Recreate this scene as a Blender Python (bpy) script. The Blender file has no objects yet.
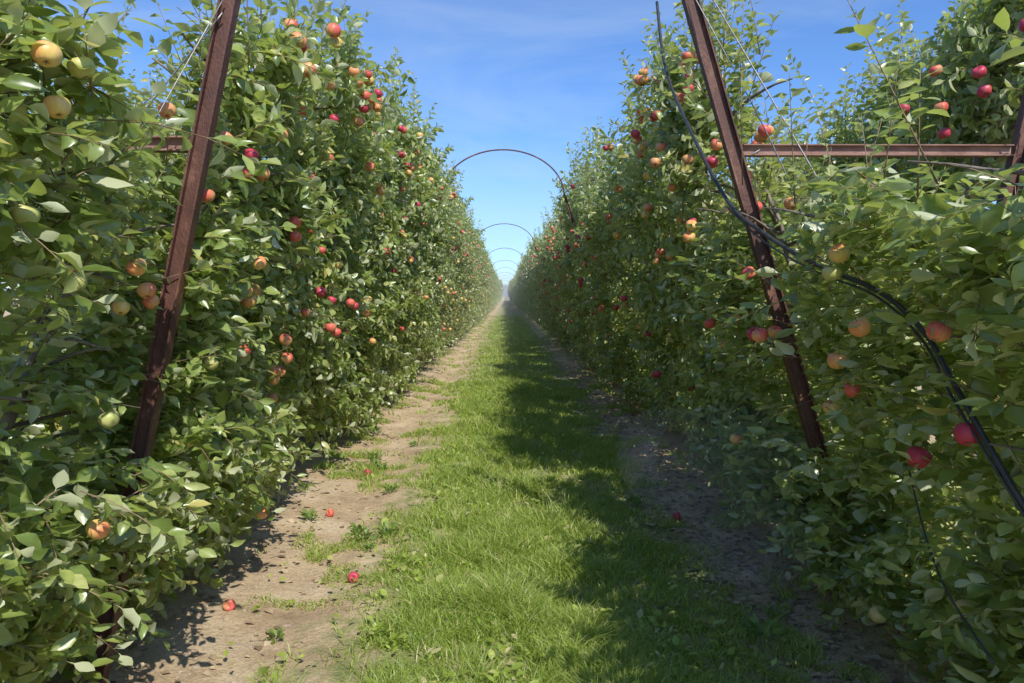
import bpy, math, random
import numpy as np
from mathutils import Vector, Matrix, Euler
rng=np.random.default_rng(7); random.seed(7)
scene=bpy.context.scene; col=scene.collection
scene.view_settings.view_transform='Standard'; scene.view_settings.look='None'; scene.view_settings.exposure=0

# ---------------------------------------------------------------- materials
def newmat(name):
    m=bpy.data.materials.new(name); m.use_nodes=True; nt=m.node_tree; nt.nodes.clear()
    out=nt.nodes.new('ShaderNodeOutputMaterial'); return m,nt,out
def N(nt,t,**kw):
    n=nt.nodes.new(t)
    for k,v in kw.items(): setattr(n,k,v)
    return n
def ramp(nt,stops,interp='LINEAR'):
    r=N(nt,'ShaderNodeValToRGB'); cr=r.color_ramp; cr.interpolation=interp
    while len(cr.elements)<len(stops): cr.elements.new(0.5)
    for e,(p,c) in zip(cr.elements,stops):
        e.position=p; e.color=(c[0],c[1],c[2],1)
    return r
def leaf_mat(name,stops,back,trans=0.22,rough=0.42,tcol=(0.20,0.34,0.03),spec=0.5):
    m,nt,out=newmat(name); L=nt.links.new
    g=N(nt,'ShaderNodeNewGeometry'); r=ramp(nt,stops); L(g.outputs['Random Per Island'],r.inputs[0])
    tc=N(nt,'ShaderNodeTexCoord'); no=N(nt,'ShaderNodeTexNoise'); no.inputs['Scale'].default_value=40
    L(tc.outputs['Object'],no.inputs['Vector'])
    mul=N(nt,'ShaderNodeMixRGB',blend_type='MULTIPLY'); mul.inputs[0].default_value=0.45
    rr=ramp(nt,[(0.3,(0.55,0.55,0.5)),(0.7,(1.25,1.2,1.1))]); L(no.outputs['Fac'],rr.inputs[0])
    L(r.outputs[0],mul.inputs[1]); L(rr.outputs[0],mul.inputs[2])
    mb=N(nt,'ShaderNodeMixRGB'); mb.inputs[2].default_value=(*back,1)
    L(g.outputs['Backfacing'],mb.inputs[0]); L(mul.outputs[0],mb.inputs[1])
    p=N(nt,'ShaderNodeBsdfPrincipled'); p.inputs['Roughness'].default_value=rough
    p.inputs['Specular IOR Level'].default_value=spec
    L(mb.outputs[0],p.inputs['Base Color'])
    t=N(nt,'ShaderNodeBsdfTranslucent'); t.inputs['Color'].default_value=(*tcol,1)
    mx=N(nt,'ShaderNodeMixShader'); mx.inputs[0].default_value=trans
    L(p.outputs[0],mx.inputs[1]); L(t.outputs[0],mx.inputs[2]); L(mx.outputs[0],out.inputs[0])
    return m
M_leaf=leaf_mat('apple_leaf',[(0,(0.095,0.145,0.030)),(0.45,(0.20,0.27,0.062)),(0.80,(0.33,0.39,0.115)),(0.96,(0.48,0.50,0.20)),(1.0,(0.56,0.46,0.14))],(0.52,0.54,0.34),0.28,0.33,(0.65,0.78,0.13),0.75)
M_grass=leaf_mat('grass_blade',[(0,(0.19,0.26,0.04)),(0.5,(0.33,0.43,0.075)),(0.80,(0.45,0.53,0.13)),(0.90,(0.55,0.49,0.24)),(1,(0.62,0.53,0.33))],(0.27,0.35,0.08),0.38,0.45,(0.64,0.78,0.12))
M_weed=leaf_mat('weed_leaf',[(0,(0.16,0.26,0.05)),(1,(0.28,0.38,0.10))],(0.18,0.28,0.08),0.3,0.5,(0.35,0.5,0.06))
M_litter=leaf_mat('dead_leaf',[(0,(0.22,0.15,0.09)),(0.5,(0.38,0.28,0.17)),(1,(0.55,0.43,0.28))],(0.38,0.28,0.18),0.1,0.7,(0.3,0.15,0.05))

def noisy_mat(name,c1,c2,scale,rough=0.8,bump=0.3,c3=None,metal=0,bscale=None,stretch=None):
    m,nt,out=newmat(name); L=nt.links.new
    tc=N(nt,'ShaderNodeTexCoord'); mp=N(nt,'ShaderNodeMapping'); L(tc.outputs['Object'],mp.inputs[0])
    if stretch: mp.inputs['Scale'].default_value=stretch
    n=N(nt,'ShaderNodeTexNoise'); n.inputs['Scale'].default_value=scale; n.inputs['Detail'].default_value=8
    n.inputs['Roughness'].default_value=0.65; L(mp.outputs[0],n.inputs['Vector'])
    st=[(0.32,c1),(0.68,c2)]
    if c3: st=[(0.3,c1),(0.55,c2),(0.78,c3)]
    r=ramp(nt,st); L(n.outputs['Fac'],r.inputs[0])
    p=N(nt,'ShaderNodeBsdfPrincipled'); p.inputs['Roughness'].default_value=rough; p.inputs['Metallic'].default_value=metal
    L(r.outputs[0],p.inputs['Base Color'])
    b=N(nt,'ShaderNodeBump'); b.inputs['Strength'].default_value=bump; b.inputs['Distance'].default_value=0.01
    n2=N(nt,'ShaderNodeTexNoise'); n2.inputs['Scale'].default_value=bscale or scale*4; n2.inputs['Detail'].default_value=6
    L(mp.outputs[0],n2.inputs['Vector']); L(n2.outputs['Fac'],b.inputs['Height']); L(b.outputs[0],p.inputs['Normal'])
    L(p.outputs[0],out.inputs[0]); return m
M_bark=noisy_mat('bark',(0.11,0.085,0.06),(0.28,0.23,0.18),14,0.9,0.6,stretch=(1,1,0.3))
M_twig=noisy_mat('twig',(0.20,0.12,0.065),(0.32,0.24,0.14),20,0.8,0.2)
M_rust=noisy_mat('rusty_steel',(0.055,0.022,0.016),(0.12,0.048,0.032),9,0.62,0.35,c3=(0.30,0.16,0.10),bscale=120,stretch=(1,1,0.5))
M_rust2=noisy_mat('sunlit_rust',(0.15,0.07,0.05),(0.30,0.165,0.12),16,0.7,0.3,c3=(0.44,0.29,0.22),bscale=120,stretch=(0.4,1,1))  # paler copy of rusty_steel: sunlight on the cross beam put into its colour
M_hose=noisy_mat('black_hose',(0.025,0.026,0.029),(0.05,0.05,0.055),30,0.28,0.1)
M_wire=noisy_mat('wire_steel',(0.22,0.2,0.18),(0.4,0.38,0.36),60,0.45,0.1,metal=0.5)
M_stone=noisy_mat('stone',(0.28,0.21,0.15),(0.46,0.37,0.28),6,0.95,0.5)
M_hill=noisy_mat('hill',(0.16,0.2,0.23),(0.2,0.24,0.26),0.02,1,0)

def apple_mat(name,base1,base2,red,lo,hi):
    m,nt,out=newmat(name); L=nt.links.new
    tc=N(nt,'ShaderNodeTexCoord'); sep=N(nt,'ShaderNodeSeparateXYZ'); L(tc.outputs['Object'],sep.inputs[0])
    mp=N(nt,'ShaderNodeMapping'); mp.inputs['Scale'].default_value=(1,1,0.25); L(tc.outputs['Object'],mp.inputs[0])
    n=N(nt,'ShaderNodeTexNoise'); n.inputs['Scale'].default_value=90; n.inputs['Detail'].default_value=6; L(mp.outputs[0],n.inputs['Vector'])
    n0=N(nt,'ShaderNodeTexNoise'); n0.inputs['Scale'].default_value=22; L(tc.outputs['Object'],n0.inputs['Vector'])
    rb=ramp(nt,[(0.35,base1),(0.65,base2)]); L(n0.outputs['Fac'],rb.inputs[0])
    a=N(nt,'ShaderNodeMath',operation='MULTIPLY'); a.inputs[1].default_value=15; L(sep.outputs[0],a.inputs[0])
    b=N(nt,'ShaderNodeMath',operation='MULTIPLY_ADD'); b.inputs[1].default_value=6; L(sep.outputs[2],b.inputs[0]); L(a.outputs[0],b.inputs[2])
    c=N(nt,'ShaderNodeMath',operation='MULTIPLY_ADD'); c.inputs[1].default_value=1.9; L(n.outputs['Fac'],c.inputs[0]); L(b.outputs[0],c.inputs[2])
    mr=N(nt,'ShaderNodeMapRange'); mr.inputs['From Min'].default_value=lo; mr.inputs['From Max'].default_value=hi; L(c.outputs[0],mr.inputs[0])
    mx=N(nt,'ShaderNodeMixRGB'); mx.inputs[2].default_value=(*red,1); L(mr.outputs[0],mx.inputs[0]); L(rb.outputs[0],mx.inputs[1])
    vo=N(nt,'ShaderNodeTexVoronoi'); vo.inputs['Scale'].default_value=260; L(tc.outputs['Object'],vo.inputs['Vector'])
    rv=ramp(nt,[(0.10,(0.35,0.35,0.35)),(0.2,(0,0,0))]); L(vo.outputs['Distance'],rv.inputs[0])
    mx2=N(nt,'ShaderNodeMixRGB'); mx2.inputs[2].default_value=(0.65,0.5,0.3,1); L(rv.outputs[0],mx2.inputs[0]); L(mx.outputs[0],mx2.inputs[1])
    p=N(nt,'ShaderNodeBsdfPrincipled'); p.inputs['Roughness'].default_value=0.45
    L(mx2.outputs[0],p.inputs['Base Color']); L(p.outputs[0],out.inputs[0]); return m
M_app=[apple_mat('apple_skin_yellow',(0.66,0.50,0.11),(0.74,0.52,0.18),(0.72,0.24,0.10),0.50,1.7),
       apple_mat('apple_skin_blush',(0.68,0.44,0.13),(0.72,0.43,0.17),(0.65,0.11,0.08),0.10,1.3),
       apple_mat('apple_skin_red',(0.60,0.15,0.11),(0.54,0.11,0.09),(0.50,0.04,0.08),-0.3,0.8),
       apple_mat('apple_skin_green',(0.42,0.44,0.12),(0.54,0.51,0.18),(0.58,0.30,0.14),1.1,2.3)]

# ---------------------------------------------------------------- mesh helpers
def make_mesh(name,V,groups,mats,smooth=True):
    me=bpy.data.meshes.new(name); V=np.asarray(V,dtype=np.float32)
    loops=np.concatenate([f.reshape(-1) for f,_ in groups]).astype(np.int32)
    sizes=np.concatenate([np.full(len(f),f.shape[1]) for f,_ in groups]).astype(np.int32)
    mi=np.concatenate([np.full(len(f),i) for f,i in groups]).astype(np.int32)
    me.vertices.add(len(V)); me.vertices.foreach_set('co',V.reshape(-1))
    me.loops.add(len(loops)); me.loops.foreach_set('vertex_index',loops)
    me.polygons.add(len(sizes)); me.polygons.foreach_set('loop_start',np.concatenate([[0],np.cumsum(sizes)[:-1]]).astype(np.int32))
    me.polygons.foreach_set('loop_total',sizes)
    me.polygons.foreach_set('material_index',mi)
    me.polygons.foreach_set('use_smooth',np.full(len(sizes),smooth))
    for m in mats: me.materials.append(m)
    me.update(calc_edges=True); return me
class B:
    def __init__(s): s.V=[];s.G=[];s.n=0
    def add(s,V,groups):
        for f,i in groups: s.G.append((f+s.n,i))
        s.V.append(V); s.n+=len(V)
    def mesh(s,name,mats,smooth=True): return make_mesh(name,np.concatenate(s.V),s.G,mats,smooth)
def obj(name,me,parent=None,loc=(0,0,0),rot=(0,0,0),scale=(1,1,1),**props):
    o=bpy.data.objects.new(name,me); col.objects.link(o); o.location=loc; o.rotation_euler=rot; o.scale=scale
    if parent: o.parent=parent
    for k,v in props.items(): o[k]=v
    return o
def nrm(a): return a/np.maximum(np.linalg.norm(a,axis=-1,keepdims=True),1e-9)
def tube(b,pts,rads,k=6,mi=0):
    pts=np.asarray(pts,float); n=len(pts); rads=np.broadcast_to(np.asarray(rads,float),(n,))
    d=nrm(np.gradient(pts,axis=0)); ref=np.array([0.13,0.97,0.2]) if abs(d[0][2])>0.7 else np.array([0.1,0.1,0.99])
    u=nrm(np.cross(d,ref)); w=np.cross(d,u); a=np.linspace(0,2*np.pi,k,endpoint=False)
    V=pts[:,None]+rads[:,None,None]*(np.cos(a)[None,:,None]*u[:,None]+np.sin(a)[None,:,None]*w[:,None])
    i=np.arange(n-1)[:,None]*k; j=np.arange(k)[None]; j2=(j+1)%k
    F=np.stack([i+j,i+j2,i+k+j2,i+k+j],-1).reshape(-1,4)
    cap=[(np.arange(k)[::-1][None],mi),(((n-1)*k+np.arange(k))[None],mi)]
    b.add(V.reshape(-1,3),[(F,mi)]+cap)
_P=rng.random((64,64,64))
def vn(x,y,z=0.0):
    x,y,z=np.broadcast_arrays(np.asarray(x,float),np.asarray(y,float),np.asarray(z,float))
    xi,yi,zi=np.floor(x).astype(int),np.floor(y).astype(int),np.floor(z).astype(int)
    fx,fy,fz=x-xi,y-yi,z-zi; s=lambda t:t*t*(3-2*t); fx,fy,fz=s(fx),s(fy),s(fz); r=0
    for a in (0,1):
        for c in (0,1):
            for e in (0,1):
                r=r+_P[(xi+a)%64,(yi+c)%64,(zi+e)%64]*(fx if a else 1-fx)*(fy if c else 1-fy)*(fz if e else 1-fz)
    return r

rows=[(0.0,0.02),(0.15,0.04),(0.32,0.37),(0.52,0.50),(0.76,0.34),(1.0,0.0)]
def leaves(b,P,D,U,S,wid=0.52,fold=0.45,mi=0,lod=0):
    n=len(P)
    Y=nrm(D); X=nrm(np.cross(Y,U)); Z=np.cross(X,Y)
    T=[];
    rr=rows if lod==0 else [(0.0,0.03),(0.45,0.5),(1.0,0.0)]
    for t,w in rr:
        if w==0: T.append((0,t,0,t))
        else: T+= [(-w,t,fold*w,t),(0,t,0,t),(w,t,fold*w,t)]
    T=np.array(T); curl=rng.uniform(0.0,0.6,n); w=wid*rng.uniform(0.75,1.25,n); wav=rng.normal(0,0.03,(n,len(T)))*(np.abs(T[:,0])>0.1)
    x=T[:,0][None]*w[:,None]; y=np.repeat(T[:,1][None],n,0); z=T[:,2][None]*w[:,None]*rng.uniform(0.3,1.8,n)[:,None]-curl[:,None]*(T[:,3]**2)[None]*0.8+wav
    V=P[:,None]+S[:,None,None]*(x[...,None]*X[:,None]+y[...,None]*Y[:,None]+z[...,None]*Z[:,None])
    m=len(T); nr=len(rr)-1; q=[]
    for r in range(nr-1):
        a=3*r; q+=[(a,a+1,a+4,a+3),(a+1,a+2,a+5,a+4)]
    a=3*(nr-1); t=[(a,a+1,m-1),(a+1,a+2,m-1)]
    off=(np.arange(n)*m)[:,None,None]
    b.add(V.reshape(-1,3),[((np.array(q)[None]+off).reshape(-1,4),mi),((np.array(t)[None]+off).reshape(-1,3),mi)])

# steel and hose paths that the growers keep pruned clear
HZ=[(0.97,4.85,3.48),(0.98,4.6,2.98),(1.05,4.2,2.50),(1.13,3.78,2.08),(1.18,3.4,1.89),(1.23,2.95,1.73),(1.29,2.56,1.62),(1.33,2.34,1.49),(1.33,2.17,1.34),(1.35,2.04,1.19),(1.39,1.94,1.04),(1.46,1.84,0.88)]
def lin(a,b_,t): return [a[k]+(b_[k]-a[k])*t for k in range(3)]
STR=[]
A,Bp=[-1.66,2.88,0],[-0.98,2.88,3.0]; STR.append((lin(A,Bp,0.36),lin(A,Bp,1.0),0.042,0.18,1.9))
A,Bp=[1.87,3.75,0],[0.80,3.75,3.45]; STR.append((lin(A,Bp,0.27),lin(A,Bp,1.0),0.050,0.12,1.9))
STR.append(([1.2,3.75,2.33],[2.57,3.75,2.33],0.045,0.16,3.4)); STR.append(([2.54,3.75,2.2],[2.62,3.75,2.5],0.040,0.5,3.6))
STR.append(([-1.22,2.88,2.18],[-1.32,2.88,2.18],0.03,0.3,2.5))
for k in range(2,len(HZ)-1): STR.append((list(HZ[k]),list(HZ[k+1]),0.028,0.22,1.9))
def pruned(P,r):
    k=np.zeros(len(P),bool)
    for A,C,rad,keep,reach in STR:
        A=np.array(A);C=np.array(C); g=-(A+C)/2*np.array([1,1,0])+np.array([0,0,1.6-(A[2]+C[2])/2]); g/=np.linalg.norm(g)
        ab=C-A; nn=np.cross(ab,g); nn/=np.linalg.norm(nn)
        d=np.abs((P-A)@nn); w=np.linalg.norm(ab); e=ab/w; gp=g-e*np.dot(g,e); gl=np.linalg.norm(gp); gp/=gl
        v=(P-A)@gp; u=(P-A)@e-v*np.dot(g,e)/gl
        k|=(d<rad)&(u>-0.05)&(u<w+0.05)&(v>-0.06)&(v<reach)&(r.random(len(P))>keep)
    return k

LEAN=0.27; H0=3.25
def shoot_pts(p0,d,L,sag,n=7):
    t=np.linspace(0,1,n)[:,None]; return p0+d*L*t+np.array([0,0,-sag*L])*t**2
PTS={}
def make_crown(seed,nsh,spacing,lsize,lod,xf=None,skirt=None,tops=38,gap=0.0):
    r=np.random.default_rng(seed); b=B(); tw=B(); LP=[];LD=[];LU=[];LS=[]
    oz=seed*3.7; cnt=0
    def world(p): return np.asarray(p)*np.array([xf[2],xf[2],xf[3]])+np.array([xf[0],xf[1],0])
    def put(p0,d,L,sag,sp,ls,sg=1):
        if xf is not None:
            q=world(shoot_pts(p0,d,L,sag,3))
            if pruned(q,r).any() or (np.linalg.norm(q-np.array([0,0,1.6]),axis=1)<1.35).any(): return
        emit(r,tw,p0,d,L,sag,LP,LD,LU,LS,sp,ls,lod,sg)
    while cnt<nsh:
        z=0.16+(H0-0.16)*r.random()**1.0
        hy=0.68*(1-0.40*(z/H0)**3); y=r.uniform(-hy,hy)
        dens=vn(y*1.9+oz,z*1.9,oz)*0.65+vn(y*4.5+oz,z*4.5,oz+9)*0.35
        if dens<0.38+(0.12+gap)*(z/H0)**2: continue
        ht=0.32-0.12*(z/H0)+ (dens-0.5)*0.75+0.10*max(0,1-z/1.3)
        if z<0.30: ht*=0.8
        q=r.random()
        if q<0.64: xo=ht*r.uniform(0.5,1.0); sg=1
        elif q<0.80: xo=-(ht*0.8)*r.uniform(0.4,1.0); sg=-1
        else: xo=ht*r.uniform(-0.5,0.5); sg=r.choice([-1,1])
        d=np.array([sg*r.uniform(0.0,0.9),r.normal(0,0.5),r.uniform(-0.2,1.4)]); d/=np.linalg.norm(d)
        L=r.uniform(0.10,0.42); sag=r.uniform(0.0,0.45)
        p0=np.array([LEAN*z+xo-sg*0.08,y,z]); cnt+=1
        if p0[2]+d[2]*L-sag*L<0.06: continue
        put(p0,d,L,sag,spacing,lsize,sg)
    for i in range(tops):
        y=r.uniform(-0.55,0.55); z=H0-r.uniform(0.0,0.9)
        d=np.array([r.normal(0.05,0.22),r.normal(0,0.25),1.0]); d/=np.linalg.norm(d)
        p0=np.array([LEAN*z+r.uniform(-0.18,0.18),y,z]); put(p0,d,r.uniform(0.3,0.9),0.02,spacing*1.2,lsize*0.82)
    for i in range(34):
        z=r.uniform(0.6,2.9); d=np.array([0.6,r.normal(0,0.4),r.uniform(0.3,1.4)]); d/=np.linalg.norm(d)
        p0=np.array([LEAN*z+0.18,r.uniform(-0.6,0.6),z]); put(p0,d,r.uniform(0.25,0.5),0.15,spacing*1.1,lsize*0.95)
    if skirt:
        ns,zhi,xlo,xhi=skirt
        for i in range(ns):
            z=zhi*r.random(); d=np.array([r.uniform(0.0,0.8),r.normal(0,0.6),r.uniform(-0.4,1.0)]); d/=np.linalg.norm(d)
            p0=np.array([LEAN*z+r.uniform(xlo,xhi)*(0.75+0.25*z/zhi),r.uniform(-0.65,0.65),z+0.15]); put(p0,d,r.uniform(0.15,0.38),0.35,spacing,lsize)
    P=np.concatenate(LP);D=np.concatenate(LD);U=np.concatenate(LU);S=np.concatenate(LS)
    if xf is not None:
        k=~pruned(world(P+nrm(D)*S[:,None]*0.5),r); P,D,U,S=P[k],D[k],U[k],S[k]
    k=P[:,2]>0.05; P,D,U,S=P[k],D[k],U[k],S[k]
    leaves(b,P,D,U,S,lod=lod,wid=0.485 if lod==0 else 0.58)
    if lod==0:
        off=b.n; b.V+=tw.V; b.G+=[(f+off,1) for f,_ in tw.G]; b.n+=tw.n
    me=b.mesh('crown',[M_leaf,M_twig]); PTS[me.name]=P+nrm(D)*S[:,None]*0.6; return me
def emit(r,tw,p0,d,L,sag,LP,LD,LU,LS,spacing,lsize,lod,sg=1):
    n=max(4,int(L/spacing)); t=np.linspace(0.05,1,n)
    base=p0+d*L*t[:,None]+np.array([0,0,-sag*L])*(t**2)[:,None]
    ax=nrm(d*L+np.array([0,0,-2*sag*L])*t[:,None])
    ref=np.array([0,0,1.0]) if abs(d[2])<0.9 else np.array([1.0,0,0])
    u=nrm(np.cross(ax,ref)); w=np.cross(ax,u); ph=np.arange(n)*2.4+r.uniform(0,6.28)
    rad=np.cos(ph)[:,None]*u+np.sin(ph)[:,None]*w
    D=nrm(rad*1.0+ax*r.uniform(0.3,1.4,(n,1))+np.array([0,0,-1])*r.uniform(-0.2,0.75,(n,1))+r.normal(0,0.27,(n,3)))
    U=nrm(np.array([0.45*sg,0,0.55])+ax*0.35+r.normal(0,0.55,(n,3)))
    S=lsize*r.uniform(0.5,1.2,n)*(1-0.35*t**3)
    LP.append(base);LD.append(D);LU.append(U);LS.append(S)
    if lod==0: tube(tw,shoot_pts(p0,d,L,sag,4),[0.0036,0.003,0.002,0.0012],3)
def make_trunk(seed):
    r=np.random.default_rng(seed+100); b=B(); z=np.linspace(-0.05,H0,14)
    x=LEAN*z-0.03+r.normal(0,0.012,14); y=r.normal(0,0.018,14)
    x[0]=x[1]; tube(b,np.stack([x,y,z],1),np.linspace(0.042,0.010,14)*np.r_[1.35,1.05,np.ones(12)],8)
    for i in range(20):
        zz=r.uniform(0.5,3.0); d=np.array([r.uniform(-0.3,0.8),r.choice([-1,1])*r.uniform(0.4,1),r.uniform(0.1,0.8)]);d/=np.linalg.norm(d)
        p=np.array([LEAN*zz-0.03,0,zz]); Lm=r.uniform(0.35,0.75)
        pts=shoot_pts(p,d,Lm,0.25,6)+r.normal(0,0.006,(6,3))*np.linspace(0,1,6)[:,None]; tube(b,pts,np.linspace(0.015,0.005,6),5)
    return b.mesh('trunk',[M_bark])
NV=6; NSH=500; LSZ=0.118; SPC=0.0215
crH=[make_crown(i,NSH,SPC,LSZ,0) for i in range(NV)]
crR=[make_crown(50+i,400,SPC,LSZ,0,gap=0.20,tops=30) for i in range(5)]
crL=[make_crown(20+i,370,0.026,0.136,1) for i in range(4)]
trk=[make_trunk(i) for i in range(4)]

# ---------------------------------------------------------------- trees
XL,XR=2.10,2.18
ROWPTS={-1:[],1:[]}
def tree(x,y,side,hs=1.0,hi=True,label=None,own=None,skirt=None,inner=True,tops=38,pool=None):
    e=bpy.data.objects.new('apple_tree',None); col.objects.link(e); e.empty_display_size=0.3
    rz=0 if own is not None else random.uniform(-0.05,0.05)
    e.location=(x,y,0); e.rotation_euler=(0,0,(0 if side>0 else math.pi)+rz); e.scale=(1,1,hs)
    e['label']=label or 'leafy trellised apple tree leaning over the grassy aisle'; e['category']='apple tree'
    e['group']='apple trees planted along the orchard rows'
    if own is not None: me=make_crown(own,NSH,SPC,LSZ,0,(x,y,side,hs),skirt,tops)
    else: me=random.choice((pool or crH) if hi else crL)
    obj('trunk',random.choice(trk),e); obj('crown',me,e)
    if inner and y<60: ROWPTS[1 if x>0 else -1].append(PTS[me.name]*np.array([side,side,hs])+np.array([x,y,0]))
    return e
SP=1.1
hl={0:0.74,1:0.64,2:0.86}; hr={0:0.62,1:0.62,2:0.66,3:0.98,4:1.04,5:1.02,8:0.90}
ol={1:-0.08,2:-0.04}; orr={1:0.0,2:0.06}
skl={0:(130,1.2,0.25,0.52),1:(190,1.5,0.34,0.64),2:(90,1.0,0.25,0.55),3:(50,0.8,0.25,0.48)}; skr={0:(100,1.0,0.15,0.42),1:(110,1.0,0.2,0.46),2:(120,1.1,0.2,0.52),3:(60,0.9,0.2,0.5)}
for i in range(92):
    y=1.55+SP*i
    tree(-XL+random.uniform(-0.06,0.06)+ol.get(i,0),y+random.uniform(-.08,.08),1,hl.get(i,random.uniform(0.94,1.13)),y<26,own=(200+i if i<4 else None),skirt=skl.get(i))
    y=1.75+SP*i*0.98
    tree(XR+random.uniform(-0.06,0.06)+orr.get(i,0),y+random.uniform(-.08,.08),-1,hr.get(i,random.uniform(0.88,1.16)),y<26,own=(300+i if i<4 else None),skirt=skr.get(i),pool=crR)
for i in range(22):
    y=2.6+SP*i
    tree(-XL-0.25,y,-1,random.uniform(0.85,1.0),y<10,label='leafy trellised apple tree leaning away from the aisle',inner=False)
    tree(XR+0.30,y+1.2,1,{0:1.02,1:1.06,2:1.02}.get(i,random.uniform(0.92,1.06)),y<10,label='leafy trellised apple tree leaning away from the aisle',own=(400+i if i<3 else None),inner=False,tops=60)
b=B(); n=60000
side=rng.choice([-1,1],n); z=rng.uniform(0.2,3.8,n); y=rng.uniform(102,260,n)
x=side*(2.1-LEAN*z+rng.uniform(-0.35,0.5,n)); P=np.stack([x,y,z],1)
leaves(b,P,rng.normal(0,1,(n,3)),rng.normal(0,0.4,(n,3))+[0,0,1],rng.uniform(0.25,0.5,n),lod=1,wid=0.8)
obj('orchard_rows',b.mesh('orchard_rows',[M_leaf]),kind='stuff',label='far apple tree rows merging into green hedges',category='orchard')
for s_ in (-1,1):
    a=np.concatenate(ROWPTS[s_]); ROWPTS[s_]=a[np.argsort(a[:,1])]
def surf(side,y,z,q=92):
    """leaf surface nearest to height z: returns x and the height actually used"""
    a=ROWPTS[side]; i,j=np.searchsorted(a[:,1],[y-0.07,y+0.07]); col_=a[i:j]
    for k in range(14):
        zz=z-0.07*k; s=col_[np.abs(col_[:,2]-zz)<0.08]; up=col_[(col_[:,2]>zz+0.03)&(col_[:,2]<zz+0.25)]
        if len(s)>=8 and len(up)>=10: break
    base=(XL if side<0 else XR)-0.36-LEAN*zz
    if len(s)<3: return side*base,zz
    return side*float(np.clip(np.percentile(side*s[:,0],100-q),base-0.35,base+0.30)),zz

# ---------------------------------------------------------------- ground
def axis(parts):
    a=[]
    for s,e,n in parts: a+=list(np.linspace(s,e,n,endpoint=False))
    return np.array(a+[parts[-1][1]])
gx=axis([(-1500,-100,8),(-100,-8,14),(-8,-3,20),(-3,3,110),(3,8,20),(8,100,14),(100,1500,8)])
gy=axis([(-60,-2,12),(-2,2,16),(2,12,180),(12,40,120),(40,200,60),(200,2500,14)])
def gh(x,y):
    f=np.clip((12-np.abs(x))/6,0,1)*np.clip((80-y)/60,0,1)
    h=0.035*(vn(x*1.1+5,y*1.1)-0.5)+0.022*(vn(x*4+9,y*4)-0.5)+0.010*(vn(x*11,y*11)-0.5)
    track=-0.03*np.exp(-((x+1.15)/0.22)**2)-0.02*np.exp(-((x-1.2)/0.22)**2)
    berm=0.05*np.exp(-((np.abs(x)-2.1)/0.4)**2)
    return f*(h+track+berm)
X,Y=np.meshgrid(gx,gy); Z=gh(X,Y); V=np.stack([X,Y,Z],-1).reshape(-1,3)
nx,ny=len(gx),len(gy); i=np.arange(ny-1)[:,None]*nx; j=np.arange(nx-1)[None]
F=np.stack([i+j,i+j+1,i+nx+j+1,i+nx+j],-1).reshape(-1,4)
GC=0.20; GW=1.10
m,nt,out=newmat('orchard_ground'); L=nt.links.new
tc=N(nt,'ShaderNodeTexCoord'); sep=N(nt,'ShaderNodeSeparateXYZ'); L(tc.outputs['Object'],sep.inputs[0])
def noise(sc,det=6,ro=0.6):
    n=N(nt,'ShaderNodeTexNoise'); n.inputs['Scale'].default_value=sc; n.inputs['Detail'].default_value=det; n.inputs['Roughness'].default_value=ro
    L(tc.outputs['Object'],n.inputs['Vector']); return n
n1=noise(2.2,8,0.65); n2=noise(6,6); n3=noise(60,6,0.7)
soil=ramp(nt,[(0.3,(0.33,0.225,0.13)),(0.5,(0.54,0.40,0.24)),(0.68,(0.68,0.54,0.355))]); L(n1.outputs['Fac'],soil.inputs[0])
sp=ramp(nt,[(0.35,(0.68,0.66,0.62)),(0.6,(1.06,1.05,1.04))]); L(n3.outputs['Fac'],sp.inputs[0])
mu=N(nt,'ShaderNodeMixRGB',blend_type='MULTIPLY'); mu.inputs[0].default_value=0.85; L(soil.outputs[0],mu.inputs[1]); L(sp.outputs[0],mu.inputs[2])
gr=ramp(nt,[(0.3,(0.15,0.18,0.05)),(0.48,(0.26,0.27,0.09)),(0.66,(0.44,0.37,0.21))]); L(n2.outputs['Fac'],gr.inputs[0])
ad=N(nt,'ShaderNodeMath',operation='SUBTRACT'); ad.inputs[1].default_value=GC; L(sep.outputs[0],ad.inputs[0])
ab=N(nt,'ShaderNodeMath',operation='ABSOLUTE'); L(ad.outputs[0],ab.inputs[0])
nn=N(nt,'ShaderNodeMath',operation='MULTIPLY_ADD'); nn.inputs[1].default_value=1.2; L(n2.outputs['Fac'],nn.inputs[0]); L(ab.outputs[0],nn.inputs[2])
mr=N(nt,'ShaderNodeMapRange'); mr.inputs['From Min'].default_value=GW+0.30; mr.inputs['From Max'].default_value=GW+0.66
mr.inputs['To Min'].default_value=1; mr.inputs['To Max'].default_value=0; L(nn.outputs[0],mr.inputs[0])
mx=N(nt,'ShaderNodeMixRGB'); L(mr.outputs[0],mx.inputs[0]); L(mu.outputs[0],mx.inputs[1]); L(gr.outputs[0],mx.inputs[2])
p=N(nt,'ShaderNodeBsdfPrincipled'); p.inputs['Roughness'].default_value=0.95; L(mx.outputs[0],p.inputs['Base Color'])
bp=N(nt,'ShaderNodeBump'); bp.inputs['Strength'].default_value=1.0; bp.inputs['Distance'].default_value=0.022
n5=noise(28,8,0.7); L(n5.outputs['Fac'],bp.inputs['Height']); L(bp.outputs[0],p.inputs['Normal']); L(p.outputs[0],out.inputs[0])
obj('ground',make_mesh('ground',V,[(F,0)],[m]),kind='structure')

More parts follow.
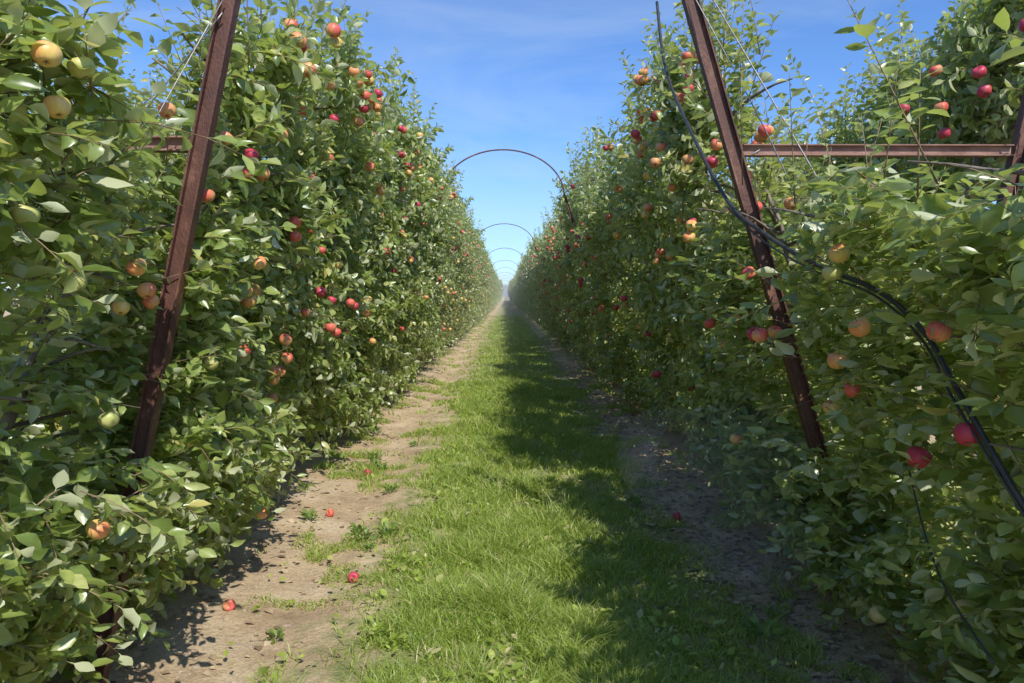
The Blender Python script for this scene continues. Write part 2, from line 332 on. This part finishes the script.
def blades(b,x,y,h,w,lean=0.5,mi=0):
    n=len(x); z=gh(x,y)-0.003; a=rng.uniform(0,2*np.pi,n); c=np.stack([np.cos(a),np.sin(a),0*a],1)
    la=rng.uniform(0,2*np.pi,n); l=np.stack([np.cos(la),np.sin(la),0*la],1)*(h*lean*rng.uniform(0.2,1.8,n))[:,None]
    P=np.stack([x,y,z],1); up=np.array([0,0,1.0])
    v0=P-c*w[:,None]/2; v1=P+c*w[:,None]/2; mpt=P+up*(h*0.6)[:,None]+l*0.35
    v2=mpt-c*w[:,None]*0.42; v3=mpt+c*w[:,None]*0.42; v4=P+up*(h*0.95)[:,None]+l
    V=np.stack([v0,v1,v2,v3,v4],1).reshape(-1,3); o=(np.arange(n)*5)[:,None]
    b.add(V,[(np.array([[0,1,3,2]])+o,mi),(np.array([[2,3,4]])+o,mi)])
def strip_mask(x,y):
    ed=GW+0.30*(vn(x*1.5+3,y*0.9)-0.5)+0.50*(vn(x*5,y*5)-0.5)
    return np.clip((ed-np.abs(x-GC))/0.38,0,1)
b=B()
def field(n,y0,y1,hmin,hmax,w):
    u=rng.random(n); y=y0*(y1/y0)**u; x=rng.uniform(-1.75,2.05,n)
    thin=np.clip((vn(x*2.6+7,y*2.6)*0.55+vn(x*7+2,y*7)*0.45-0.34)/0.20,0,1)
    m=strip_mask(x,y)*(0.14+0.86*thin)
    tuft=np.clip((vn(x*6+31,y*6+4)-0.60)/0.12,0,1)*np.clip((vn(x*.9+3,y*.9+40)-0.30)/0.15,0,1)*0.6
    m=np.maximum(m,tuft*(np.abs(x)<1.8)); k=rng.random(n)<m; x,y=x[k],y[k]
    hh=(hmin+(hmax-hmin)*(0.6*vn(x*2.2+1,y*2.2+8)+0.4*vn(x*8+1,y*8+8))**1.6)*rng.uniform(0.4,1.3,len(x))*(0.7+0.5*np.exp(-((x-0.1)/0.5)**2))
    blades(b,x,y,hh,w*(y/y0)**0.8*rng.uniform(0.7,1.3,len(x)),lean=0.9)
field(260000,2.5,14,0.03,0.18,0.004)
field(80000,14,60,0.04,0.12,0.018)
n=10000; y=2.5*(5.0)**rng.random(n); x=rng.uniform(-1.4,1.6,n); k=(vn(x*3+50,y*3)*0.5+vn(x*8,y*8+30)*0.5>0.56)&(rng.random(n)<strip_mask(x,y)+0.08); x,y=x[k],y[k]; n=len(x)
a=rng.uniform(0,6.28,n)
leaves(b,np.stack([x,y,gh(x,y)+rng.uniform(0.01,0.06,n)],1),np.stack([np.cos(a),np.sin(a),rng.uniform(0.1,1.2,n)],1),np.tile([0,0,1.0],(n,1))+rng.normal(0,.25,(n,3)),rng.uniform(0.025,0.065,n),wid=0.5,fold=0.2)
obj('grass',b.mesh('grass',[M_grass],True),kind='stuff',label='weedy green grass strip along the aisle',category='grass')

b=B(); n=4200; y=2.4*(7.0)**rng.random(n); s=rng.choice([-1,1],n,p=[0.14,0.86]); x=s*rng.normal(1.45,0.26,n); k=(np.abs(x)<2.4); x,y=x[k],y[k]; n=len(x)
leaves(b,np.stack([x,y,gh(x,y)+0.006],1),np.stack([rng.normal(0,1,n),rng.normal(0,1,n),rng.normal(0,.12,n)],1),rng.normal(0,0.15,(n,3))+[0,0,1],rng.uniform(0.03,0.07,n),wid=0.6,fold=0.2)
obj('leaf_litter',b.mesh('leaf_litter',[M_litter]),kind='stuff',label='dry fallen leaves scattered on bare soil',category='fallen leaves')
b=B()
import bmesh
bm=bmesh.new(); bmesh.ops.create_icosphere(bm,subdivisions=1,radius=1); iv=np.array([v.co[:] for v in bm.verts]); ifc=np.array([[v.index for v in f.verts] for f in bm.faces]); bm.free()
n=3000; y=2.4*(6.0)**rng.random(n); x=rng.choice([-1,1],n)*rng.normal(1.3,0.26,n); r_=0.003+0.010*rng.random(n)**4
V=(iv[None]*(1+rng.normal(0,0.16,(n,12,1)))*np.array([1,1,0.6])*r_[:,None,None]*rng.uniform(.7,1.3,(n,1,3)))+np.stack([x,y,gh(x,y)+r_*0.2],1)[:,None]
b.add(V.reshape(-1,3),[((ifc[None]+(np.arange(n)*12)[:,None,None]).reshape(-1,3),0)])
obj('soil_clods',b.mesh('soil_clods',[M_stone],False),kind='stuff',label='small pale clods and stones on the soil',category='stones')

def weed_mesh(seed,nl=34,s=0.05):
    r=np.random.default_rng(seed); b=B(); a=r.uniform(0,6.28,nl); rad=r.uniform(0,0.05,nl)
    P=np.stack([np.cos(a)*rad,np.sin(a)*rad,r.uniform(0,0.05,nl)],1)
    D=np.stack([np.cos(a),np.sin(a),r.uniform(0.4,2.5,nl)],1)
    leaves(b,P,D,np.tile([0,0,1.0],(nl,1))+r.normal(0,.4,(nl,3)),s*r.uniform(0.6,1.6,nl),wid=0.36)
    return b.mesh('weed_plant',[M_weed])
wm=[weed_mesh(i) for i in range(4)]
wp=[(-.92,4.75),(-.80,4.85),(-.86,4.6),(-1.0,4.9),(-1.15,6.8),(-1.3,7.3),(-1.25,7.0),(.2,4.0),(.75,4.7),(1.0,5.6),(1.2,3.4),(1.35,3.6),(-1.5,8.5),(-.95,6.0),(-1.1,3.45),(-1.4,5.2),(-1.0,7.9)]
for (x,y) in wp:
    s=random.uniform(0.6,1.1); z=float(gh(np.array([x]),np.array([y]))[0])
    obj('weed_plant',random.choice(wm),loc=(x,y,z),rot=(0,0,random.uniform(0,6)),scale=(s,s,s),label='low leafy green weed on bare soil',category='weed',group='weeds along the grass edge')

# ---------------------------------------------------------------- apples
def apple_mesh(mat,seed):
    b=B(); K=20; prof=[]
    for t in np.linspace(0,1,15):
        a=math.pi*t; rr=0.037*math.sin(a)**0.86; zz=0.033*math.cos(a)
        zz-= 0.016*math.exp(-(rr/0.013)**2) if t<0.5 else -0.011*math.exp(-(rr/0.011)**2)
        rr*=1+0.10*math.cos(a); prof.append((rr,zz))
    V=[];
    for rr,zz in prof:
        for k in range(K):
            a=2*math.pi*k/K; lob=1+0.04*math.cos(5*a+seed)*(0.5-zz/0.07)+0.04*math.cos(a+1)+0.02*math.cos(2*a)
            V.append((rr*lob*math.cos(a),rr*lob*math.sin(a),zz*(1+0.05*math.cos(a+seed))))
    V=np.array(V); n=len(prof); i=np.arange(n-1)[:,None]*K; j=np.arange(K)[None]; j2=(j+1)%K
    b.add(V,[(np.stack([i+j,i+K+j,i+K+j2,i+j2],-1).reshape(-1,4),0)])
    tube(b,[(0,0,0.014),(0.001,0,0.03),(0.004,0.002,0.043),(0.007,0.003,0.052)],[0.0015,0.0013,0.0013,0.002],5,1)
    for k in range(5):
        a=k*1.257; c=np.array([math.cos(a),math.sin(a),0]); tube(b,[c*0.001+[0,0,-0.022],c*0.005+[0,0,-0.027],c*0.007+[0,0,-0.032]],[0.002,0.0015,0.0005],4,1)
    return b.mesh('apple',[mat,M_twig])
AM=[[apple_mesh(m_,s) for s in range(2)] for m_ in M_app]
LAB=['yellow apple with orange blush hanging among leaves','orange and red blushed apple hanging among leaves','deep red ripe apple hanging among leaves','pale green apple hanging among leaves']
def apple(x,y,z,t,s=1.0,label=None,rot=None):
    obj('apple',random.choice(AM[t]),loc=(x,y,z),rot=rot or (random.uniform(-.6,.6),random.uniform(-.6,.6),random.uniform(0,6.28)),scale=(s,)*3,
        label=label or LAB[t],category='apple',group='apples in the orchard')
LA=[(1.70,2.14,0),(1.86,2.16,3),(1.80,2.05,0),(2.28,1.69,0),(2.10,1.64,3),(2.69,1.62,1),(2.63,1.56,0),(2.75,1.58,1),(3.36,2.15,1),(3.31,2.22,2),(2.99,2.0,1),(2.85,2.3,1),(3.1,2.6,1),
(5.43,1.83,0),(5.03,2.33,1),(3.87,1.44,0),(3.2,1.31,3),(3.66,1.33,0),(3.08,.71,1),(3.97,.42,0),(4.4,.56,3),(8.0,2.41,2),(8.2,2.45,2),(7.9,2.44,2),(7.7,2.7,1),(6.5,1.29,0),(1.84,1.8,3),(2.99,2.48,0),(5.2,2.9,1),(5.35,2.95,1),(3.9,2.55,1),(2.4,1.2,3),(3.4,1.75,0),(2.5,1.66,0),(4.5,2.0,1),(2.2,.9,0),(4.6,1.5,1),(3.3,.95,0),(4.2,2.8,1),(4.3,2.86,0),(4.9,2.75,2),(6.1,2.9,1)]
RA=[(2.11,1.20,2),(2.44,1.06,2),(2.87,.33,3),(2.68,1.26,1),(2.61,1.37,0),(2.96,1.15,0),(3.33,1.43,2),(3.03,1.44,1),(2.57,1.68,3),(2.45,1.74,0),(2.40,1.50,0),(4.87,3.15,1),(4.92,3.04,1),(5.0,3.1,3),(5.5,2.83,0),(7.3,2.34,2),(7.5,2.38,2),(7.1,2.36,1),(2.05,1.50,1),(6.2,2.7,1),(3.6,1.0,1),(4.1,.8,0),(2.3,.6,3)]
for y,z,t in LA:
    x0,z0=surf(-1,y,z,93); apple(x0+0.02,y,z0,t,random.uniform(0.78,0.90))
for k_,(y,z,t) in enumerate(RA):
    x0,z0=surf(1,y,z,95); apple(x0-(0.06 if k_<2 else 0.035),y,z0,t,random.uniform(1.0,1.1) if k_<2 else random.uniform(0.85,0.97))
for x,y,z,t in [(2.62,4.1,2.72,2),(2.65,4.2,2.85,2),(2.7,3.9,3.0,2),(2.5,4.3,2.68,1),(2.7,4.6,2.6,2),(2.45,5.2,2.5,1),(2.58,4.5,2.95,1),(2.55,4.8,2.8,2)]: apple(x,y,z,t,1.0)
for side in (-1,1):
    n=80; ys=3.5*(15/3.5)**rng.random(n); zs=0.8+2.6*rng.random(n)**0.62
    for a,c in zip(ys,zs):
        k=random.choice([0,0,0,1,2]); x0,c=surf(side,a,c,96)
        for q in range(1+k): apple(x0-side*random.uniform(0.0,0.04),a+[0,0.075,0.03][q]+random.uniform(-.01,.01),c+[0,-0.02,-0.075][q]+random.uniform(-.02,.02),random.choice([0,1,1,0,2,1,0] if side<0 else [0,1,2,1,2,1]),random.uniform(0.90,1.04))
b=B()
for side in (-1,1):
    for a,c in zip(15*4.0**rng.random(260),rng.uniform(0.8,3.3,260)):
        r_=0.042; x0,c=surf(side,a,c,96); b.add(iv*r_+np.array([x0-side*0.03,a,c]),[(ifc,int(rng.choice([0,1,1,2])))])
obj('distant_apples',b.mesh('distant_apples',[M_app[0],M_app[1],M_app[2]]),kind='stuff',label='small distant apples dotted over the far hedges',category='apples')
for x,y,t in [(-.86,4.1,2),(-1.42,3.72,1),(-1.25,6.6,2),(1.25,5.3,2),(-1.3,5.4,1)]:
    z=float(gh(np.array([x]),np.array([y]))[0])+0.028; apple(x,y,z,t,0.85,'fallen reddish apple lying on the soil',(1.3,0.4,random.uniform(0,6)))

# ---------------------------------------------------------------- steel trellis
def ibeam(p,q,wd=0.052,dp=0.064,tf=0.008,tw=0.006,up=(0,1,0),mat=None):
    p=np.array(p,float);q=np.array(q,float); d=nrm(q-p); u=np.array(up,float); u=nrm(u-d*np.dot(u,d)); w=np.cross(d,u)
    a,c=wd/2,dp/2
    prof=[(-a,-c),(a,-c),(a,-c+tf),(tw/2,-c+tf),(tw/2,c-tf),(a,c-tf),(a,c),(-a,c),(-a,c-tf),(-tw/2,c-tf),(-tw/2,-c+tf),(-a,-c+tf)]
    segs=8; V=[]
    for s in range(segs+1):
        o=p+(q-p)*s/segs
        for (x,y) in prof: V.append(o+u*x+w*y)
    K=12; i=np.arange(segs)[:,None]*K; j=np.arange(K)[None]; j2=(j+1)%K
    F=np.stack([i+j,i+j2,i+K+j2,i+K+j],-1).reshape(-1,4); b=B()
    b.add(np.array(V),[(F,0)]+[(np.array([[11,10,9,8,7,6,5,4,3,2,1,0]])+0,0),(np.arange(12)[None]+segs*K,0)])
    return b.mesh('beam',[mat or M_rust],False)
def plate(center,sx,sy,sz):
    bm=bmesh.new(); bmesh.ops.create_cube(bm,size=1); bmesh.ops.scale(bm,vec=(sx,sy,sz),verts=bm.verts)
    bmesh.ops.bevel(bm,geom=bm.edges[:],offset=0.002,segments=1); bmesh.ops.translate(bm,vec=center,verts=bm.verts)
    me=bpy.data.meshes.new('plate'); bm.to_mesh(me); bm.free(); me.materials.append(M_rust); return me
def frame(label,y,side,xb,zt,xt,out_b,out_t,zbeam,zo=3.0,dp=0.064):
    e=bpy.data.objects.new('trellis',None); col.objects.link(e); e.location=(side*xb,y,0)
    e['label']=label; e['category']='trellis'; e['group']='steel end trellises'
    sx=lambda x:side*(x-xb)
    obj('post',ibeam((sx(xb),0,-0.05),(sx(xt),0,zt),dp=dp),e)
    obj('post',ibeam((sx(out_b),0.02,-0.05),(sx(out_t),0,zo)),e)
    xi=xb+(xt-xb)*(zbeam/zt); xo=out_b+(out_t-out_b)*(zbeam/zo)
    obj('cross_beam',ibeam((sx(xi+0.04),0,zbeam),(sx(xo-0.04),0,zbeam),0.05,0.055,0.006,0.005,mat=M_rust2),e)
    obj('base_plate',plate((0,0,0.03),0.14,0.12,0.01),e); return e
frame('rusty steel V-shaped end posts with horizontal beam beside apple trees',2.88,-1,1.66,3.0,0.98,2.15,2.95,2.18)
frame('rusty steel V-shaped end posts with long horizontal beam beside apple trees',3.75,1,1.87,3.45,0.80,2.10,2.72,2.33,dp=0.074)

def hoop(y,r=1.0,h=0.74):
    b=B(); zc=3.24; a=np.linspace(0,math.pi,40); pts=[(r*math.cos(t),0,zc+h*math.sin(t)) for t in a]
    tube(b,pts,0.012,8); me=b.mesh('hoop',[M_rust])
    e=bpy.data.objects.new('trellis_arch',None); col.objects.link(e); e.location=(-0.04,y,0)
    e['label']='rusty steel hoop arching over the grassy aisle'; e['category']='arch'; e['group']='hoops spanning the orchard aisle'
    obj('hoop',me,e)
    for s in (-1,1):
        obj('post',ibeam((s*(2.05),0,-0.05),(s*(r+0.01),0,zc),0.04,0.045),e)
for i in range(9): hoop(12.2+12.3*i)

def path(name,pts,r,mat,label,cat,group=None,k=8):
    P=np.array(pts,float); n=len(P); tt=np.linspace(0,n-1,(n-1)*8+1)
    def cr(c):
        o=[]
        for s in tt:
            i=min(int(s),n-2); f=s-i; p0=c[max(i-1,0)];p1=c[i];p2=c[i+1];p3=c[min(i+2,n-1)]
            o.append(0.5*((2*p1)+(-p0+p2)*f+(2*p0-5*p1+4*p2-p3)*f*f+(-p0+3*p1-3*p2+p3)*f**3))
        return np.array(o)
    Q=np.stack([cr(P[:,c]) for c in range(3)],1) if n>2 else np.linspace(P[0],P[1],12)
    b=B(); tube(b,Q,r,k); props=dict(label=label,category=cat)
    if group: props['group']=group
    return obj(name,b.mesh(name,[mat]),**props)
path('irrigation_hose',HZ,0.0095,M_hose,'black plastic irrigation hose draped along the foliage','hose','irrigation hoses')
path('irrigation_hose',[(a-0.006+0.004*math.sin(i*2),b_,c-0.026-0.008*math.sin(i*1.7)) for i,(a,b_,c) in enumerate(HZ[3:])],0.0045,M_hose,'thin black drip tube following the main hose','hose','irrigation hoses')
path('irrigation_hose',[(1.50,2.7,0.95),(1.42,2.45,0.80),(1.38,2.25,0.68),(1.40,2.05,0.55)],0.0035,M_hose,'thin black drip tube hanging low in the leaves','hose','irrigation hoses')
W='thin steel trellis wire stretched along the row'
for side,xo in ((-1,XL),(1,XR)):
    for z in (0.9,1.5,2.1,2.7):
        x=side*(xo-0.12-LEAN*z); path('trellis_wire',[(x,2.9 if side<0 else 3.75,z),(x,30,z)],0.0018,M_wire,W,'wire','trellis wires',4)
G='taut steel guy wire running from the rusty post'
path('guy_wire',[(-1.05,2.85,2.72),(-1.75,2.2,0.9)],0.0028,M_wire,G,'wire','guy wires',4)
path('guy_wire',[(-1.06,2.85,2.66),(-1.52,2.9,2.15),(-1.7,2.92,1.95)],0.0032,M_wire,G,'wire','guy wires',4)
path('guy_wire',[(0.87,3.70,3.28),(1.40,3.3,2.09),(1.62,3.1,1.5)],0.0034,M_wire,G,'wire','guy wires',4)
path('guy_wire',[(0.90,3.70,3.10),(1.28,3.45,2.2),(1.60,3.25,1.2)],0.003,M_wire,G,'wire','guy wires',4)
path('guy_wire',[(1.22,3.70,2.3),(2.3,4.6,2.95),(2.95,5.2,3.3)],0.0034,M_wire,G,'wire','guy wires',4)

xs=np.linspace(-1200,1200,80); b=B(); hgt=14+16*vn(xs*0.006+3,0.5)
V=np.concatenate([np.stack([xs,0*xs+1500,0*xs-2],1),np.stack([xs,0*xs+1560,hgt],1),np.stack([xs,0*xs+1800,0*xs-2],1)])
i=np.arange(79); F=np.concatenate([np.stack([i,i+1,i+81,i+80],1),np.stack([i+80,i+81,i+161,i+160],1)]); b.add(V,[(F,0)])
obj('hills',b.mesh('hills',[M_hill]),kind='structure')

def mist_mat(name,dens):
    m,nt,out=newmat(name); v=N(nt,'ShaderNodeVolumeScatter'); v.inputs['Density'].default_value=dens; v.inputs['Anisotropy'].default_value=-0.2
    v.inputs['Color'].default_value=(1,0.97,0.92,1); nt.links.new(v.outputs[0],out.inputs['Volume']); return m
bm=bmesh.new(); bmesh.ops.create_cube(bm,size=1); bmesh.ops.scale(bm,vec=(12,190,4.6),verts=bm.verts); bmesh.ops.translate(bm,vec=(0,106,2.35),verts=bm.verts)
me=bpy.data.meshes.new('water_mist'); bm.to_mesh(me); bm.free(); me.materials.append(mist_mat('mist_haze',0.003))
obj('water_mist',me,kind='stuff',label='thin haze of sprinkler mist over the rows',category='mist')
bm=bmesh.new()
for c,r_ in [((1.22,3.9,0.70),(0.40,0.55,0.34)),((1.05,4.5,0.60),(0.36,0.7,0.32)),((1.2,3.6,0.45),(0.3,0.5,0.25))]:
    q=bmesh.ops.create_icosphere(bm,subdivisions=3,radius=1)['verts']; bmesh.ops.scale(bm,vec=r_,verts=q); bmesh.ops.translate(bm,vec=c,verts=q)
me=bpy.data.meshes.new('sprinkler_spray'); bm.to_mesh(me); bm.free(); me.materials.append(mist_mat('mist_spray',0.09))
for p_ in me.polygons: p_.use_smooth=True
obj('sprinkler_spray',me,kind='stuff',label='faint drifting sprinkler spray beside the hedge',category='mist')

# ---------------------------------------------------------------- light
s=np.array([0.27,-0.61,0.72]); s/=np.linalg.norm(s)
el=math.asin(s[2]); az=math.atan2(s[0],s[1])
sun=bpy.data.lights.new('sun','SUN'); sun.energy=5.0; sun.angle=math.radians(0.5); sun.color=(1,0.97,0.91)
so=bpy.data.objects.new('sun',sun); col.objects.link(so); so.rotation_euler=Vector(s).to_track_quat('Z','Y').to_euler()
w=bpy.data.worlds.new('World'); scene.world=w; w.use_nodes=True; nt=w.node_tree; nt.nodes.clear(); L=nt.links.new
sky=N(nt,'ShaderNodeTexSky',sky_type='NISHITA'); sky.sun_disc=False; sky.sun_elevation=el; sky.sun_rotation=az
sky.air_density=1.0; sky.dust_density=0.3; sky.ozone_density=2.0
ti=N(nt,'ShaderNodeMixRGB',blend_type='MULTIPLY'); ti.inputs[0].default_value=1; ti.inputs[2].default_value=(0.62,0.88,1.26,1); L(sky.outputs[0],ti.inputs[1])
tc=N(nt,'ShaderNodeTexCoord'); mp=N(nt,'ShaderNodeMapping'); mp.inputs['Scale'].default_value=(1.0,1.6,4.0); mp.inputs['Rotation'].default_value=(0.3,0.5,0.2)
L(tc.outputs['Generated'],mp.inputs[0])
n=N(nt,'ShaderNodeTexNoise'); n.inputs['Scale'].default_value=1.8; n.inputs['Detail'].default_value=9; n.inputs['Roughness'].default_value=0.58; n.inputs['Distortion'].default_value=0.8
L(mp.outputs[0],n.inputs['Vector']); r=ramp(nt,[(0.44,(0,0,0)),(0.80,(0.45,0.45,0.45))]); L(n.outputs['Fac'],r.inputs[0])
mx=N(nt,'ShaderNodeMixRGB'); mx.inputs[2].default_value=(4.2,5.2,6.4,1); L(r.outputs[0],mx.inputs[0]); L(ti.outputs[0],mx.inputs[1])
bg=N(nt,'ShaderNodeBackground'); bg.inputs['Strength'].default_value=0.15; L(mx.outputs[0],bg.inputs['Color'])
o=N(nt,'ShaderNodeOutputWorld'); L(bg.outputs[0],o.inputs[0])

c=bpy.data.cameras.new('camera'); c.lens=26; c.sensor_width=36; c.clip_end=5000; c.clip_start=0.05
co=bpy.data.objects.new('camera',c); col.objects.link(co); co.location=(0,0,1.6)
co.rotation_euler=(math.radians(90-3.5),0,math.radians(-0.5)); scene.camera=co
